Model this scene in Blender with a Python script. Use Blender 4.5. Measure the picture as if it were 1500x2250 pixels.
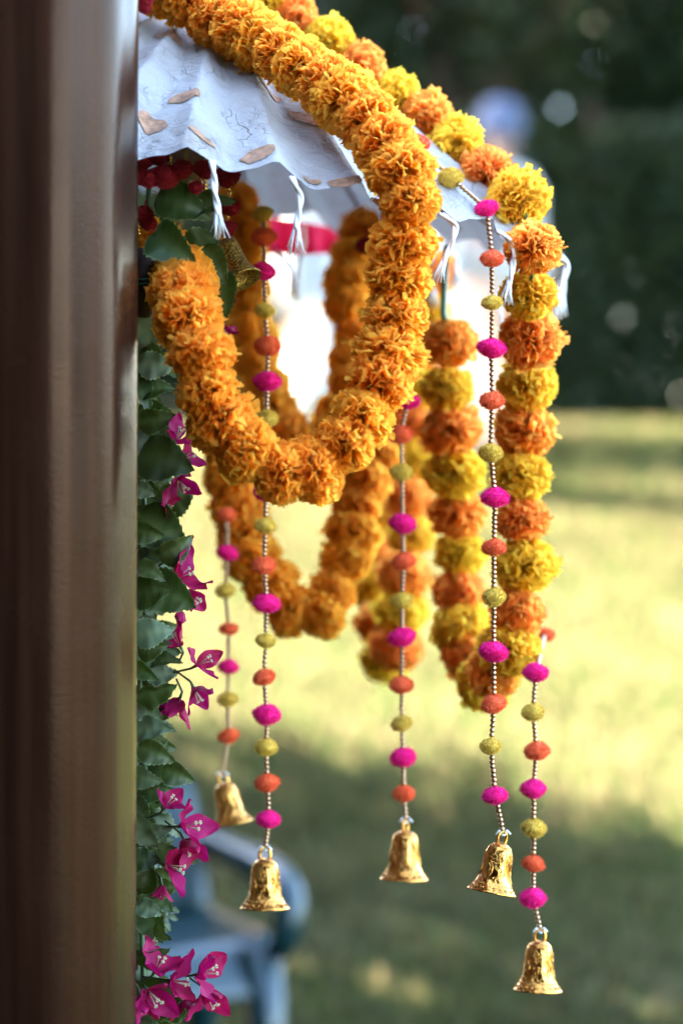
import bpy, bmesh, math, random
from mathutils import Vector, Matrix, Euler, Quaternion, noise
from math import sin, cos, pi, radians, sqrt, atan, exp

# ------------------------------------------------------------------ camera, sky, sun, exposure
for o in list(bpy.data.objects):
    bpy.data.objects.remove(o)
S = bpy.context.scene
COL = S.collection
FPX = 85 / 36 * 2250.0
CAM = Vector((0, 0, 1.55))
PITCH = atan(125 / FPX)
FWD = Vector((0, cos(PITCH), -sin(PITCH)))
UP = Vector((0, sin(PITCH), cos(PITCH)))
XR = Vector((1, 0, 0))

cd = bpy.data.cameras.new('camera')
cam = bpy.data.objects.new('camera', cd)
COL.objects.link(cam)
cam.location = CAM
cam.rotation_euler = (pi / 2 - PITCH, 0, 0)
cd.sensor_fit = 'VERTICAL'
cd.sensor_height = 36
cd.sensor_width = 24
cd.lens = 85
cd.clip_start = 0.05
cd.clip_end = 400
cd.dof.use_dof = True
cd.dof.focus_distance = 2.56
cd.dof.aperture_fstop = 2.0
cd.dof.aperture_blades = 9
S.camera = cam

SUN_AZ, SUN_EL = radians(-72), radians(36)
w = bpy.data.worlds.new('World')
S.world = w
w.use_nodes = True
nt = w.node_tree
sky = nt.nodes.new('ShaderNodeTexSky')
sky.sky_type = 'NISHITA'
sky.sun_disc = False
sky.sun_elevation = SUN_EL
sky.sun_rotation = SUN_AZ
sky.air_density = 1.0
sky.dust_density = 1.5
nt.links.new(sky.outputs[0], nt.nodes['Background'].inputs[0])
nt.nodes['Background'].inputs[1].default_value = 0.06
sd = bpy.data.lights.new('sun', 'SUN')
sd.energy = 5.0
sd.angle = radians(0.5)
sd.color = (1.0, 0.85, 0.66)
sun = bpy.data.objects.new('sun', sd)
COL.objects.link(sun)
SDIR = Vector((sin(SUN_AZ) * cos(SUN_EL), cos(SUN_AZ) * cos(SUN_EL), sin(SUN_EL)))
sun.rotation_euler = SDIR.to_track_quat('Z', 'Y').to_euler()
sun.location = (-20, 10, 20)

S.view_settings.view_transform = 'Standard'
S.view_settings.look = 'None'
S.view_settings.gamma = 1
S.view_settings.exposure = 5.7
S.render.engine = 'CYCLES'
S.cycles.use_denoising = True
S.cycles.max_bounces = 8
S.cycles.diffuse_bounces = 4
S.cycles.transmission_bounces = 6
S.cycles.sample_clamp_indirect = 6
S.cycles.caustics_reflective = False
S.cycles.caustics_refractive = False

R0 = random.Random(7)


def P(px, py, D):
    return CAM + XR * ((px - 750) / FPX * D) + UP * ((1125 - py) / FPX * D) + FWD * D


def G(y):                                   # the lawn climbs away from the house
    t = (y - 5.0) / 8.4
    if t <= 0:
        return 0.0
    if t >= 1:
        return 1.69
    a = 0.12
    # straight slope with rounded foot and crest
    f = lambda u: (u * u / (2 * a) if u < a else u - a / 2)
    full = 1 - a
    v = f(t)
    if t > 1 - a:
        v = full - (1 - t) ** 2 / (2 * a)
    return 1.69 * v / full


# ------------------------------------------------------------------ object helpers
def tag(o, label=None, cat=None, group=None, kind=None):
    if label:
        o['label'] = label
    if cat:
        o['category'] = cat
    if group:
        o['group'] = group
    if kind:
        o['kind'] = kind
    return o


def empty(name, loc, parent=None):
    o = bpy.data.objects.new(name, None)
    o.empty_display_size = 0.02
    COL.objects.link(o)
    o.location = loc
    if parent:
        o.parent = parent
        o.location = Vector(loc) - world_loc(parent)
    return o


def world_loc(o):
    v = Vector((0, 0, 0))
    while o:
        v += Vector(o.location)
        o = o.parent
    return v


def thing(name, label, cat, loc, group=None):
    return tag(empty(name, loc), label, cat, group)


class MB:
    """collects vertices and faces, linked as one mesh object"""
    def __init__(self):
        self.v, self.f, self.a = [], [], []

    def add(self, vs, fs, tint=1.0):
        b = len(self.v)
        self.v += [tuple(x) for x in vs]
        self.f += [tuple(i + b for i in q) for q in fs]
        self.a += tint if isinstance(tint, list) else [tint] * len(vs)

    def box(self, c, s, rot=None):
        c = Vector(c)
        vs = []
        for x in (-.5, .5):
            for y in (-.5, .5):
                for z in (-.5, .5):
                    q = Vector((x * s[0], y * s[1], z * s[2]))
                    if rot:
                        q = rot @ q
                    vs.append(c + q)
        self.add(vs, [(0, 1, 3, 2), (4, 6, 7, 5), (0, 4, 5, 1), (2, 3, 7, 6), (0, 2, 6, 4), (1, 5, 7, 3)])

    def tube(self, pts, rad, n=6, caps=True):
        pts = [Vector(p) for p in pts]
        if not isinstance(rad, (list, tuple)):
            rad = [rad] * len(pts)
        vs, fs = [], []
        prev = None
        for i, p in enumerate(pts):
            t = (pts[min(i + 1, len(pts) - 1)] - pts[max(i - 1, 0)])
            t = t.normalized() if t.length > 1e-9 else Vector((0, 0, 1))
            if prev is None:
                u = t.orthogonal().normalized()
            else:
                u = (prev - t * prev.dot(t))
                u = u.normalized() if u.length > 1e-6 else t.orthogonal().normalized()
            prev = u
            v = t.cross(u)
            for k in range(n):
                a = 2 * pi * k / n
                vs.append(p + (u * cos(a) + v * sin(a)) * rad[i])
        for i in range(len(pts) - 1):
            for k in range(n):
                k2 = (k + 1) % n
                fs.append((i * n + k, i * n + k2, (i + 1) * n + k2, (i + 1) * n + k))
        if caps:
            fs.append(tuple(range(n))[::-1])
            fs.append(tuple((len(pts) - 1) * n + k for k in range(n)))
        self.add(vs, fs)

    def lathe(self, prof, n=24, M=None):
        vs, fs = [], []
        for (r, z) in prof:
            for k in range(n):
                a = 2 * pi * k / n
                q = Vector((r * cos(a), r * sin(a), z))
                vs.append(M @ q if M else q)
        for i in range(len(prof) - 1):
            for k in range(n):
                k2 = (k + 1) % n
                fs.append((i * n + k, i * n + k2, (i + 1) * n + k2, (i + 1) * n + k))
        self.add(vs, fs)

    def loft(self, rings, n=18, caps=True):
        """rings: (centre, rx, ry)"""
        vs, fs = [], []
        for c, rx, ry in rings:
            c = Vector(c)
            for k in range(n):
                a = 2 * pi * k / n
                vs.append(c + Vector((rx * cos(a), ry * sin(a), 0)))
        for i in range(len(rings) - 1):
            for k in range(n):
                k2 = (k + 1) % n
                fs.append((i * n + k, i * n + k2, (i + 1) * n + k2, (i + 1) * n + k))
        if caps:
            fs.append(tuple(range(n))[::-1])
            fs.append(tuple((len(rings) - 1) * n + k for k in range(n)))
        self.add(vs, fs)

    def ball(self, c, r, n=8, m=6, sc=(1, 1, 1)):
        c = Vector(c)
        vs, fs = [], []
        for i in range(m + 1):
            th = pi * i / m
            for k in range(n):
                a = 2 * pi * k / n
                vs.append(c + Vector((r * sc[0] * sin(th) * cos(a), r * sc[1] * sin(th) * sin(a), r * sc[2] * cos(th))))
        for i in range(m):
            for k in range(n):
                k2 = (k + 1) % n
                fs.append((i * n + k, (i + 1) * n + k, (i + 1) * n + k2, i * n + k2))
        self.add(vs, fs)

    def mesh(self, name, mat, smooth=True):
        me = bpy.data.meshes.new(name)
        me.from_pydata(self.v, [], self.f)
        if mat:
            me.materials.append(mat)
        if any(abs(t - 1) > 1e-6 for t in self.a):
            at = me.attributes.new('tint', 'FLOAT', 'POINT')
            at.data.foreach_set('value', self.a)
        if smooth:
            me.polygons.foreach_set('use_smooth', [True] * len(me.polygons))
        me.update()
        return me

    def build(self, name, mat, parent=None, smooth=True, shift=True):
        if parent and shift:
            b = world_loc(parent)
            self.v = [(x - b.x, y - b.y, z - b.z) for x, y, z in self.v]
        o = bpy.data.objects.new(name, self.mesh(name, mat, smooth))
        COL.objects.link(o)
        if parent:
            o.parent = parent
        return o


def inst(name, mesh, M, parent):
    """a piece sharing mesh data, placed by a world matrix under an unrotated parent"""
    o = bpy.data.objects.new(name, mesh)
    COL.objects.link(o)
    o.parent = parent
    l, q, s = M.decompose()
    o.location = l - world_loc(parent)
    o.rotation_mode = 'QUATERNION'
    o.rotation_quaternion = q
    o.scale = s
    return o


def frame(z, twist=0.0):
    z = Vector(z).normalized()
    q = z.to_track_quat('Z', 'Y')
    return q.to_matrix() @ Matrix.Rotation(twist, 3, 'Z')


def trs(loc, rot3, sc):
    return Matrix.Translation(loc) @ rot3.to_4x4() @ Matrix.Diagonal((sc[0], sc[1], sc[2], 1))


def spline(pts, step):
    """Catmull-Rom through points, resampled at an even step"""
    pts = [Vector(p) for p in pts]
    q = [pts[0] * 2 - pts[1]] + pts + [pts[-1] * 2 - pts[-2]]
    fine = []
    for i in range(1, len(q) - 2):
        for k in range(24):
            t = k / 24
            a, b, c, d = q[i - 1], q[i], q[i + 1], q[i + 2]
            fine.append(.5 * ((2 * b) + (c - a) * t + (2 * a - 5 * b + 4 * c - d) * t * t + (-a + 3 * b - 3 * c + d) * t ** 3))
    fine.append(pts[-1])
    out = [fine[0]]
    acc = 0
    for i in range(1, len(fine)):
        seg = (fine[i] - fine[i - 1]).length
        while acc + seg >= step:
            f = (step - acc) / seg
            n = fine[i - 1].lerp(fine[i], f)
            out.append(n)
            fine[i - 1] = n
            seg = (fine[i] - n).length
            acc = 0
        acc += seg
    return out


# ------------------------------------------------------------------ materials
def nmat(name):
    m = bpy.data.materials.new(name)
    m.use_nodes = True
    n = m.node_tree
    b = n.nodes['Principled BSDF']
    return m, n, b, n.nodes['Material Output']


def N(n, t, **k):
    x = n.nodes.new(t)
    for a, v in k.items():
        if a.startswith('i_'):
            x.inputs[a[2:].replace('_', ' ')].default_value = v
        else:
            setattr(x, a, v)
    return x


def ramp(n, src, stops):
    r = N(n, 'ShaderNodeValToRGB')
    e = r.color_ramp.elements
    while len(e) < len(stops):
        e.new(.5)
    for q, (p, c) in zip(e, stops):
        q.position = p
        q.color = (*c, 1) if len(c) == 3 else c
    n.links.new(src, r.inputs[0])
    return r


def bump(n, b, src, strength, dist):
    u = N(n, 'ShaderNodeBump')
    u.inputs['Strength'].default_value = strength
    u.inputs['Distance'].default_value = dist
    n.links.new(src, u.inputs['Height'])
    n.links.new(u.outputs[0], b.inputs['Normal'])
    return u


def simple(name, col, rough=.5, metal=0, noise_amt=.15, scale=30, bumpd=0.0, coat=0):
    m, n, b, o = nmat(name)
    tc = N(n, 'ShaderNodeTexCoord')
    nz = N(n, 'ShaderNodeTexNoise')
    nz.inputs['Scale'].default_value = scale
    nz.inputs['Detail'].default_value = 4
    n.links.new(tc.outputs['Object'], nz.inputs['Vector'])
    lo = tuple(c * (1 - noise_amt) for c in col)
    hi = tuple(min(1, c * (1 + noise_amt)) for c in col)
    r = ramp(n, nz.outputs[0], [(.3, lo), (.7, hi)])
    n.links.new(r.outputs[0], b.inputs['Base Color'])
    b.inputs['Roughness'].default_value = rough
    b.inputs['Metallic'].default_value = metal
    b.inputs['Coat Weight'].default_value = coat
    if bumpd:
        bump(n, b, nz.outputs[0], .6, bumpd)
    return m


def thin(name, col, trans_col, trans=.4, rough=.6, spec=.3, hue=.0, val=.12, tinted=True, edge=None, texscale=60, texamt=.12):
    """paper, petals, leaves: diffuse with light passing through"""
    m, n, b, o = nmat(name)
    L = n.links.new
    oi = N(n, 'ShaderNodeObjectInfo')
    hs = N(n, 'ShaderNodeHueSaturation')
    hs.inputs['Color'].default_value = (*col, 1)
    mr = N(n, 'ShaderNodeMapRange')
    mr.inputs['To Min'].default_value = .5 - hue
    mr.inputs['To Max'].default_value = .5 + hue
    L(oi.outputs['Random'], mr.inputs['Value'])
    L(mr.outputs[0], hs.inputs['Hue'])
    tc = N(n, 'ShaderNodeTexCoord')
    nz = N(n, 'ShaderNodeTexNoise')
    nz.inputs['Scale'].default_value = texscale
    nz.inputs['Detail'].default_value = 3
    L(tc.outputs['Object'], nz.inputs['Vector'])
    mv = N(n, 'ShaderNodeMapRange')
    mv.inputs['To Min'].default_value = 1 - val - texamt
    mv.inputs['To Max'].default_value = 1 + val + texamt
    mv.inputs['From Min'].default_value = .25
    mv.inputs['From Max'].default_value = .75
    L(nz.outputs[0], mv.inputs['Value'])
    vsrc = mv.outputs[0]
    if tinted:
        at = N(n, 'ShaderNodeAttribute', attribute_name='tint')
        mu = N(n, 'ShaderNodeMath', operation='MULTIPLY')
        L(mv.outputs[0], mu.inputs[0])
        L(at.outputs['Fac'], mu.inputs[1])
        vsrc = mu.outputs[0]
    L(vsrc, hs.inputs['Value'])
    csrc = hs.outputs[0]
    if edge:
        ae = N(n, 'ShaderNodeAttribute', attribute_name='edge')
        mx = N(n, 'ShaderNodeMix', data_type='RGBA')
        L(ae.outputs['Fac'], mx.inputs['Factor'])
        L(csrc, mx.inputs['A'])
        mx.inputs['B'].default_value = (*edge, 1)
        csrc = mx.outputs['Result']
    L(csrc, b.inputs['Base Color'])
    b.inputs['Roughness'].default_value = rough
    b.inputs['Specular IOR Level'].default_value = spec
    tr = N(n, 'ShaderNodeBsdfTranslucent')
    mc = N(n, 'ShaderNodeMix', data_type='RGBA', blend_type='MULTIPLY')
    mc.inputs['Factor'].default_value = 1
    L(csrc, mc.inputs['A'])
    mc.inputs['B'].default_value = (*trans_col, 1)
    L(mc.outputs['Result'], tr.inputs['Color'])
    ms = N(n, 'ShaderNodeMixShader')
    ms.inputs[0].default_value = trans
    L(b.outputs[0], ms.inputs[1])
    L(tr.outputs[0], ms.inputs[2])
    L(ms.outputs[0], o.inputs['Surface'])
    return m


M = {}
M['orange'] = thin('orange_tissue', (.99, .52, .065), (1, 1, 1), .82, .75, .04, .006, .05)
M['peach'] = thin('peach_tissue', (.99, .46, .09), (1, 1, 1), .82, .75, .04, .006, .05)
M['yellow'] = thin('yellow_tissue', (.95, .66, .07), (1, 1, 1), .72, .75, .04, .008, .05)
M['magenta'] = thin('magenta_petal', (.36, .005, .085), (1, .6, .9), .42, .6, .25, .012, .1)
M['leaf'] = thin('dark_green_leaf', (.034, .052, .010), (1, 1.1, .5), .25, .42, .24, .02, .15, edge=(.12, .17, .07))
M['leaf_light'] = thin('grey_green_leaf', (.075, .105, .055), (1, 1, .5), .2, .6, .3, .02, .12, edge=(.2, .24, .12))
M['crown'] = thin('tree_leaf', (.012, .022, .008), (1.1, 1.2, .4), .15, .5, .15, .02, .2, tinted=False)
M['stamen'] = simple('pale_stamen', (.42, .40, .24), .6, noise_amt=.1)
M['stalk'] = simple('green_stalk', (.05, .09, .03), .6)
M['green_wire'] = simple('green_plastic_stem', (.01, .10, .05), .35)
M['cord'] = simple('white_cotton', (.78, .77, .74), .85, noise_amt=.08, scale=300)
M['bark'] = simple('brown_bark', (.055, .028, .014), .8, noise_amt=.5, scale=40, bumpd=.002)
M['bamboo'] = simple('bamboo_rib', (.20, .11, .05), .6, noise_amt=.25, scale=60)
M['patch'] = simple('brown_bark_paper', (.30, .155, .08), .8, noise_amt=.45, scale=120, bumpd=.001)
M['pompink'] = simple('magenta_wool', (.85, .006, .235), .9, noise_amt=.15, scale=200)
M['pomorange'] = simple('orange_wool', (.86, .15, .045), .9, noise_amt=.2, scale=200)
M['pomyellow'] = simple('mustard_wool', (.70, .48, .07), .9, noise_amt=.15, scale=200)
M['pomred'] = simple('dark_red_wool', (.30, .004, .014), .9, noise_amt=.2, scale=200)
M['redcloth'] = thin('red_cloth', (.50, .010, .045), (1, .4, .4), .3, .7, .2, 0, .1, tinted=False)
M['bead'] = simple('bronze_bead', (.42, .255, .145), .28, 1, .1, 300)
M['goldbead'] = simple('gold_bead', (.85, .55, .12), .2, 1, .1, 300)
M['gold'] = None


def gold_bell():
    m, n, b, o = nmat('gold_bell_metal')
    L = n.links.new
    tc = N(n, 'ShaderNodeTexCoord')
    b.inputs['Metallic'].default_value = 1
    nz = N(n, 'ShaderNodeTexNoise')
    nz.inputs['Scale'].default_value = 3
    L(tc.outputs['Object'], nz.inputs['Vector'])
    r = ramp(n, nz.outputs[0], [(.3, (.46, .19, .035)), (.7, (.74, .38, .09))])
    L(r.outputs[0], b.inputs['Base Color'])
    rr = ramp(n, nz.outputs[0], [(.3, (.10,) * 3), (.8, (.20,) * 3)])
    L(rr.outputs[0], b.inputs['Roughness'])
    n2 = N(n, 'ShaderNodeTexNoise')
    n2.inputs['Scale'].default_value = 6
    n2.inputs['Distortion'].default_value = 2.0
    n2.inputs['Detail'].default_value = 1
    L(tc.outputs['Object'], n2.inputs['Vector'])
    r2 = ramp(n, n2.outputs[0], [(.46, (0,) * 3), (.5, (1,) * 3), (.54, (0,) * 3)])
    bump(n, b, r2.outputs[0], .5, .0008)
    return m


M['gold'] = gold_bell()


def glitter():
    m, n, b, o = nmat('gold_glitter')
    tc = N(n, 'ShaderNodeTexCoord')
    v = N(n, 'ShaderNodeTexVoronoi')
    v.inputs['Scale'].default_value = 700
    n.links.new(tc.outputs['Object'], v.inputs['Vector'])
    r = ramp(n, v.outputs['Color'], [(.35, (.16, .10, .025)), (.75, (.75, .45, .08))])
    n.links.new(r.outputs[0], b.inputs['Base Color'])
    b.inputs['Metallic'].default_value = .8
    b.inputs['Roughness'].default_value = .35
    bump(n, b, v.outputs['Distance'], .8, .001)
    return m


M['glitter'] = glitter()


def paper():
    m, n, b, o = nmat('handmade_paper')
    L = n.links.new
    tc = N(n, 'ShaderNodeTexCoord')
    # long plant fibres caught in the paper
    fib = []
    for sc, dis, lo in ((9, 3.0, .012), (16, 2.2, .010)):
        z = N(n, 'ShaderNodeTexNoise')
        z.inputs['Scale'].default_value = sc
        z.inputs['Detail'].default_value = 2
        z.inputs['Distortion'].default_value = dis
        L(tc.outputs['Object'], z.inputs['Vector'])
        r = ramp(n, z.outputs[0], [(.5 - lo, (0,) * 3), (.5, (1,) * 3), (.5 + lo, (0,) * 3)])
        fib.append(r)
    msk = N(n, 'ShaderNodeTexNoise')
    msk.inputs['Scale'].default_value = 14
    L(tc.outputs['Object'], msk.inputs['Vector'])
    mk = ramp(n, msk.outputs[0], [(.48, (0,) * 3), (.62, (1,) * 3)])
    mxf = N(n, 'ShaderNodeMath', operation='MAXIMUM')
    L(fib[0].outputs[0], mxf.inputs[0])
    L(fib[1].outputs[0], mxf.inputs[1])
    mm = N(n, 'ShaderNodeMath', operation='MULTIPLY')
    L(mxf.outputs[0], mm.inputs[0])
    L(mk.outputs[0], mm.inputs[1])
    spk = N(n, 'ShaderNodeTexVoronoi')
    spk.inputs['Scale'].default_value = 70
    L(tc.outputs['Object'], spk.inputs['Vector'])
    sp = ramp(n, spk.outputs['Distance'], [(.05, (1,) * 3), (.12, (0,) * 3)])
    spm = N(n, 'ShaderNodeMath', operation='MULTIPLY')
    L(sp.outputs[0], spm.inputs[0])
    L(mk.outputs[0], spm.inputs[1])
    ad = N(n, 'ShaderNodeMath', operation='MAXIMUM')
    L(mm.outputs[0], ad.inputs[0])
    L(spm.outputs[0], ad.inputs[1])
    big = N(n, 'ShaderNodeTexNoise')
    big.inputs['Scale'].default_value = 6
    big.inputs['Detail'].default_value = 6
    big.inputs['Roughness'].default_value = .65
    L(tc.outputs['Object'], big.inputs['Vector'])
    base = ramp(n, big.outputs[0], [(.30, (.24, .155, .10)), (.40, (.33, .305, .28)), (.55, (.395, .385, .37)), (.8, (.44, .43, .42))])
    mx = N(n, 'ShaderNodeMix', data_type='RGBA')
    sc = N(n, 'ShaderNodeMath', operation='MULTIPLY')
    sc.inputs[1].default_value = .24
    L(ad.outputs[0], sc.inputs[0])
    L(sc.outputs[0], mx.inputs['Factor'])
    L(base.outputs[0], mx.inputs['A'])
    mx.inputs['B'].default_value = (.13, .10, .085, 1)
    L(mx.outputs['Result'], b.inputs['Base Color'])
    b.inputs['Roughness'].default_value = .75
    b.inputs['Specular IOR Level'].default_value = .25
    cr = N(n, 'ShaderNodeTexNoise')
    cr.inputs['Scale'].default_value = 45
    cr.inputs['Detail'].default_value = 5
    cr.inputs['Distortion'].default_value = .8
    L(tc.outputs['Object'], cr.inputs['Vector'])
    ad2 = N(n, 'ShaderNodeMath', operation='ADD')
    L(cr.outputs[0], ad2.inputs[0])
    L(sc.outputs[0], ad2.inputs[1])
    bump(n, b, ad2.outputs[0], .9, .007)
    tr = N(n, 'ShaderNodeBsdfTranslucent')
    L(mx.outputs['Result'], tr.inputs['Color'])
    ms = N(n, 'ShaderNodeMixShader')
    ms.inputs[0].default_value = .16
    L(b.outputs[0], ms.inputs[1])
    L(tr.outputs[0], ms.inputs[2])
    L(ms.outputs[0], o.inputs['Surface'])
    return m


M['paper'] = paper()


def post_wood():
    m, n, b, o = nmat('varnished_post')
    L = n.links.new
    tc = N(n, 'ShaderNodeTexCoord')
    mp = N(n, 'ShaderNodeMapping')
    mp.inputs['Scale'].default_value = (1, 1, .04)
    L(tc.outputs['Object'], mp.inputs['Vector'])
    nz = N(n, 'ShaderNodeTexNoise')
    nz.inputs['Scale'].default_value = 60
    nz.inputs['Detail'].default_value = 5
    L(mp.outputs[0], nz.inputs['Vector'])
    r = ramp(n, nz.outputs[0], [(.3, (.009, .0032, .0018)), (.7, (.026, .0095, .005))])
    L(r.outputs[0], b.inputs['Base Color'])
    b.inputs['Roughness'].default_value = .30
    b.inputs['Coat Weight'].default_value = .05
    b.inputs['Specular IOR Level'].default_value = .14
    b.inputs['Specular Tint'].default_value = (1, .56, .36, 1)
    b.inputs['Coat Roughness'].default_value = .22
    g = N(n, 'ShaderNodeTexNoise')
    g.inputs['Scale'].default_value = 260
    g.inputs['Detail'].default_value = 2
    L(tc.outputs['Object'], g.inputs['Vector'])
    h = N(n, 'ShaderNodeTexNoise')
    h.inputs['Scale'].default_value = 11
    h.inputs['Detail'].default_value = 4
    L(tc.outputs['Object'], h.inputs['Vector'])
    a1 = N(n, 'ShaderNodeMath', operation='MULTIPLY_ADD')
    a1.inputs[1].default_value = 1.5
    L(h.outputs[0], a1.inputs[0])
    L(g.outputs[0], a1.inputs[2])
    a2 = N(n, 'ShaderNodeMath', operation='ADD')
    L(a1.outputs[0], a2.inputs[0])
    L(nz.outputs[0], a2.inputs[1])
    u = bump(n, b, a2.outputs[0], .18, .0011)
    L(u.outputs[0], b.inputs['Coat Normal'])
    rr = ramp(n, h.outputs[0], [(.3, (.19,) * 3), (.7, (.30,) * 3)])
    L(rr.outputs[0], b.inputs['Roughness'])
    return m


M['post'] = post_wood()


def lawn_mat():
    m, n, b, o = nmat('lawn_turf')
    L = n.links.new
    tc = N(n, 'ShaderNodeTexCoord')
    z1 = N(n, 'ShaderNodeTexNoise')
    z1.inputs['Scale'].default_value = .9
    z1.inputs['Detail'].default_value = 6
    L(tc.outputs['Object'], z1.inputs['Vector'])
    z2 = N(n, 'ShaderNodeTexNoise')
    z2.inputs['Scale'].default_value = 60
    z2.inputs['Detail'].default_value = 3
    L(tc.outputs['Object'], z2.inputs['Vector'])
    ad = N(n, 'ShaderNodeMath', operation='MULTIPLY_ADD')
    ad.inputs[1].default_value = .35
    L(z2.outputs[0], ad.inputs[0])
    L(z1.outputs[0], ad.inputs[2])
    r = ramp(n, ad.outputs[0], [(.45, (.014, .028, .005)), (.65, (.026, .038, .009)), (.85, (.065, .062, .028))])
    L(r.outputs[0], b.inputs['Base Color'])
    b.inputs['Roughness'].default_value = .95
    b.inputs['Specular IOR Level'].default_value = .05
    bump(n, b, z2.outputs[0], .5, .02)
    return m


M['lawn'] = lawn_mat()
M['blade'] = thin('grass_blade', (.015, .038, .0035), (5.6, 1.85, 12.0), .5, .8, .05, 0, .1, tinted=True, texscale=2, texamt=.2)
M['plastic'] = simple('teal_plastic', (.003, .020, .022), .30, noise_amt=.06, scale=8)
M['skin'] = simple('brown_skin', (.20, .10, .06), .55, noise_amt=.1)
M['skin2'] = simple('light_brown_skin', (.42, .23, .16), .55, noise_amt=.1)
M['turban'] = simple('slate_blue_cotton', (.040, .052, .095), .85, noise_amt=.1, scale=20)
M['white'] = simple('white_cotton_cloth', (.30, .292, .28), .85, noise_amt=.05, scale=10)
M['tan'] = simple('tan_cloth', (.36, .19, .09), .85, noise_amt=.1, scale=10)
M['peachcloth'] = simple('peach_cloth', (.66, .36, .22), .85, noise_amt=.1, scale=10)
M['black'] = simple('black_hair', (.012, .010, .010), .6, noise_amt=.2)
M['plaster'] = simple('brown_plaster', (.055, .034, .023), .85, noise_amt=.15, scale=6)
M['timber'] = simple('dark_timber', (.06, .03, .018), .55, noise_amt=.3, scale=10)

# ------------------------------------------------------------------ lawn, grass
mb = MB()
ys = [-6 + .5 * i for i in range(0, 80)] + [40, 60, 100, 200]
xs = [-60, -30, -15] + [-10 + .8 * i for i in range(26)] + [15, 30, 60]
for y in ys:
    for x in xs:
        mb.v.append((x, y, G(y) + (.02 * noise.noise(Vector((x * .6, y * .6, 0))))))
        mb.a.append(1.0)
nx = len(xs)
for j in range(len(ys) - 1):
    for i in range(nx - 1):
        mb.f.append((j * nx + i, j * nx + i + 1, (j + 1) * nx + i + 1, (j + 1) * nx + i))
tag(mb.build('lawn', M['lawn']), kind='structure')

rg = random.Random(3)
mb = MB()
for k in range(80000):
    y = 4.6 + 9.6 * rg.random() ** 1.0
    x = (rg.random() * 2 - 1) * (.17 * y + .35)
    h = .035 + .05 * rg.random()
    a = rg.random() * 2 * pi
    d = Vector((cos(a), sin(a), 0)) * .006
    ln = Vector((rg.uniform(-.03, .03), rg.uniform(-.03, .03), 0))
    b = Vector((x, y, G(y) - .012))
    t = rg.uniform(.75, 1.25)
    mb.add([b - d, b + d, b + ln * .4 + d * .7 + Vector((0, 0, h * .6)), b + ln + Vector((0, 0, h))],
           [(0, 1, 2), (0, 2, 3)], t)
tag(mb.build('grass', M['blade'], smooth=False), kind='stuff')


# ------------------------------------------------------------------ trees
def crown_mesh(seed, n, size, shape=(1, 1, 1.15), clumps=26):
    r = random.Random(seed)
    cs = []
    for i in range(clumps):
        v = Vector((r.gauss(0, 1), r.gauss(0, 1), r.gauss(0, 1))).normalized() * (r.random() ** .4)
        cs.append((v * .78, r.uniform(.22, .42)))
    mb = MB()
    for k in range(n):
        c, rad = r.choice(cs)
        v = Vector((r.gauss(0, 1), r.gauss(0, 1), r.gauss(0, 1))).normalized() * rad * r.random() ** .35
        p = c + v
        p = Vector((p.x * shape[0], p.y * shape[1], p.z * shape[2]))
        s = size * r.uniform(.7, 1.3)
        q = Euler((r.uniform(-1, 1), r.uniform(-1, 1), r.uniform(0, 6.28))).to_matrix()
        vs = [p + q @ Vector(t) * s for t in ((-.9, 0, 0), (0, -.45, .08), (.95, 0, -.1), (0, .45, .08))]
        mb.add(vs, [(0, 1, 2), (0, 2, 3)])
    return mb.mesh('crown', M['crown'], smooth=False)


def trunk_mesh(seed):
    r = random.Random(seed)
    mb = MB()
    mb.tube([(0, 0, -.15), (.01, 0, .2), (.03, .02, .6), (.02, .0, 1.0)], [.075, .055, .045, .03], 9)
    for k in range(6):
        a = r.random() * 6.28
        z = r.uniform(.55, .95)
        l = r.uniform(.35, .6)
        mb.tube([(.025, .01, z), (cos(a) * l * .5, sin(a) * l * .5, z + .18), (cos(a) * l, sin(a) * l, z + .42)], [.028, .018, .006], 6)
    return mb.mesh('trunk', M['bark'])


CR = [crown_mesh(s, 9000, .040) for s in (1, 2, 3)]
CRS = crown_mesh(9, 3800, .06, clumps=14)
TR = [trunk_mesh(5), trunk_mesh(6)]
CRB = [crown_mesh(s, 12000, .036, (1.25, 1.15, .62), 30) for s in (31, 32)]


def tree(x, y, h, rad, k, label, group, crown=None, zc=None):
    z = G(y) - .05
    t = thing('tree', label, 'tree', (x, y, z), group)
    ch = rad * 1.15
    zc = zc if zc is not None else h - ch
    inst('trunk', TR[k % 2], trs(Vector((x, y, z)), Matrix.Rotation(k * 1.3, 3, 'Z'), (zc * .9, zc * .9, zc)), t)
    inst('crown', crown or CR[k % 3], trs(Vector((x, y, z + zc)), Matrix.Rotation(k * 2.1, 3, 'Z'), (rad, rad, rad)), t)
    return t


lab = 'dark leafy tree standing in the shaded row behind the lawn'
for k, (x, y, h, rad) in enumerate([(-2.6, 17.6, 5.2, 2.1), (.7, 16.9, 5.4, 2.0), (2.9, 17.8, 5.6, 2.2), (-.9, 19.6, 6.2, 2.3),
                                    (1.9, 20.0, 6.4, 2.4), (4.6, 19.4, 6.0, 2.3)]):
    tree(x, y, h, rad, k, lab, 'trees behind the lawn')

tree(3.2, 14.6, 9, 3.7, 0, 'tall broad tree added on the right, its crown above view shading the lawn edge and hedge', None, CRB[0], 5.6)  # added above the view; its crown blocks the sky so the hedge stays dark

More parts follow.
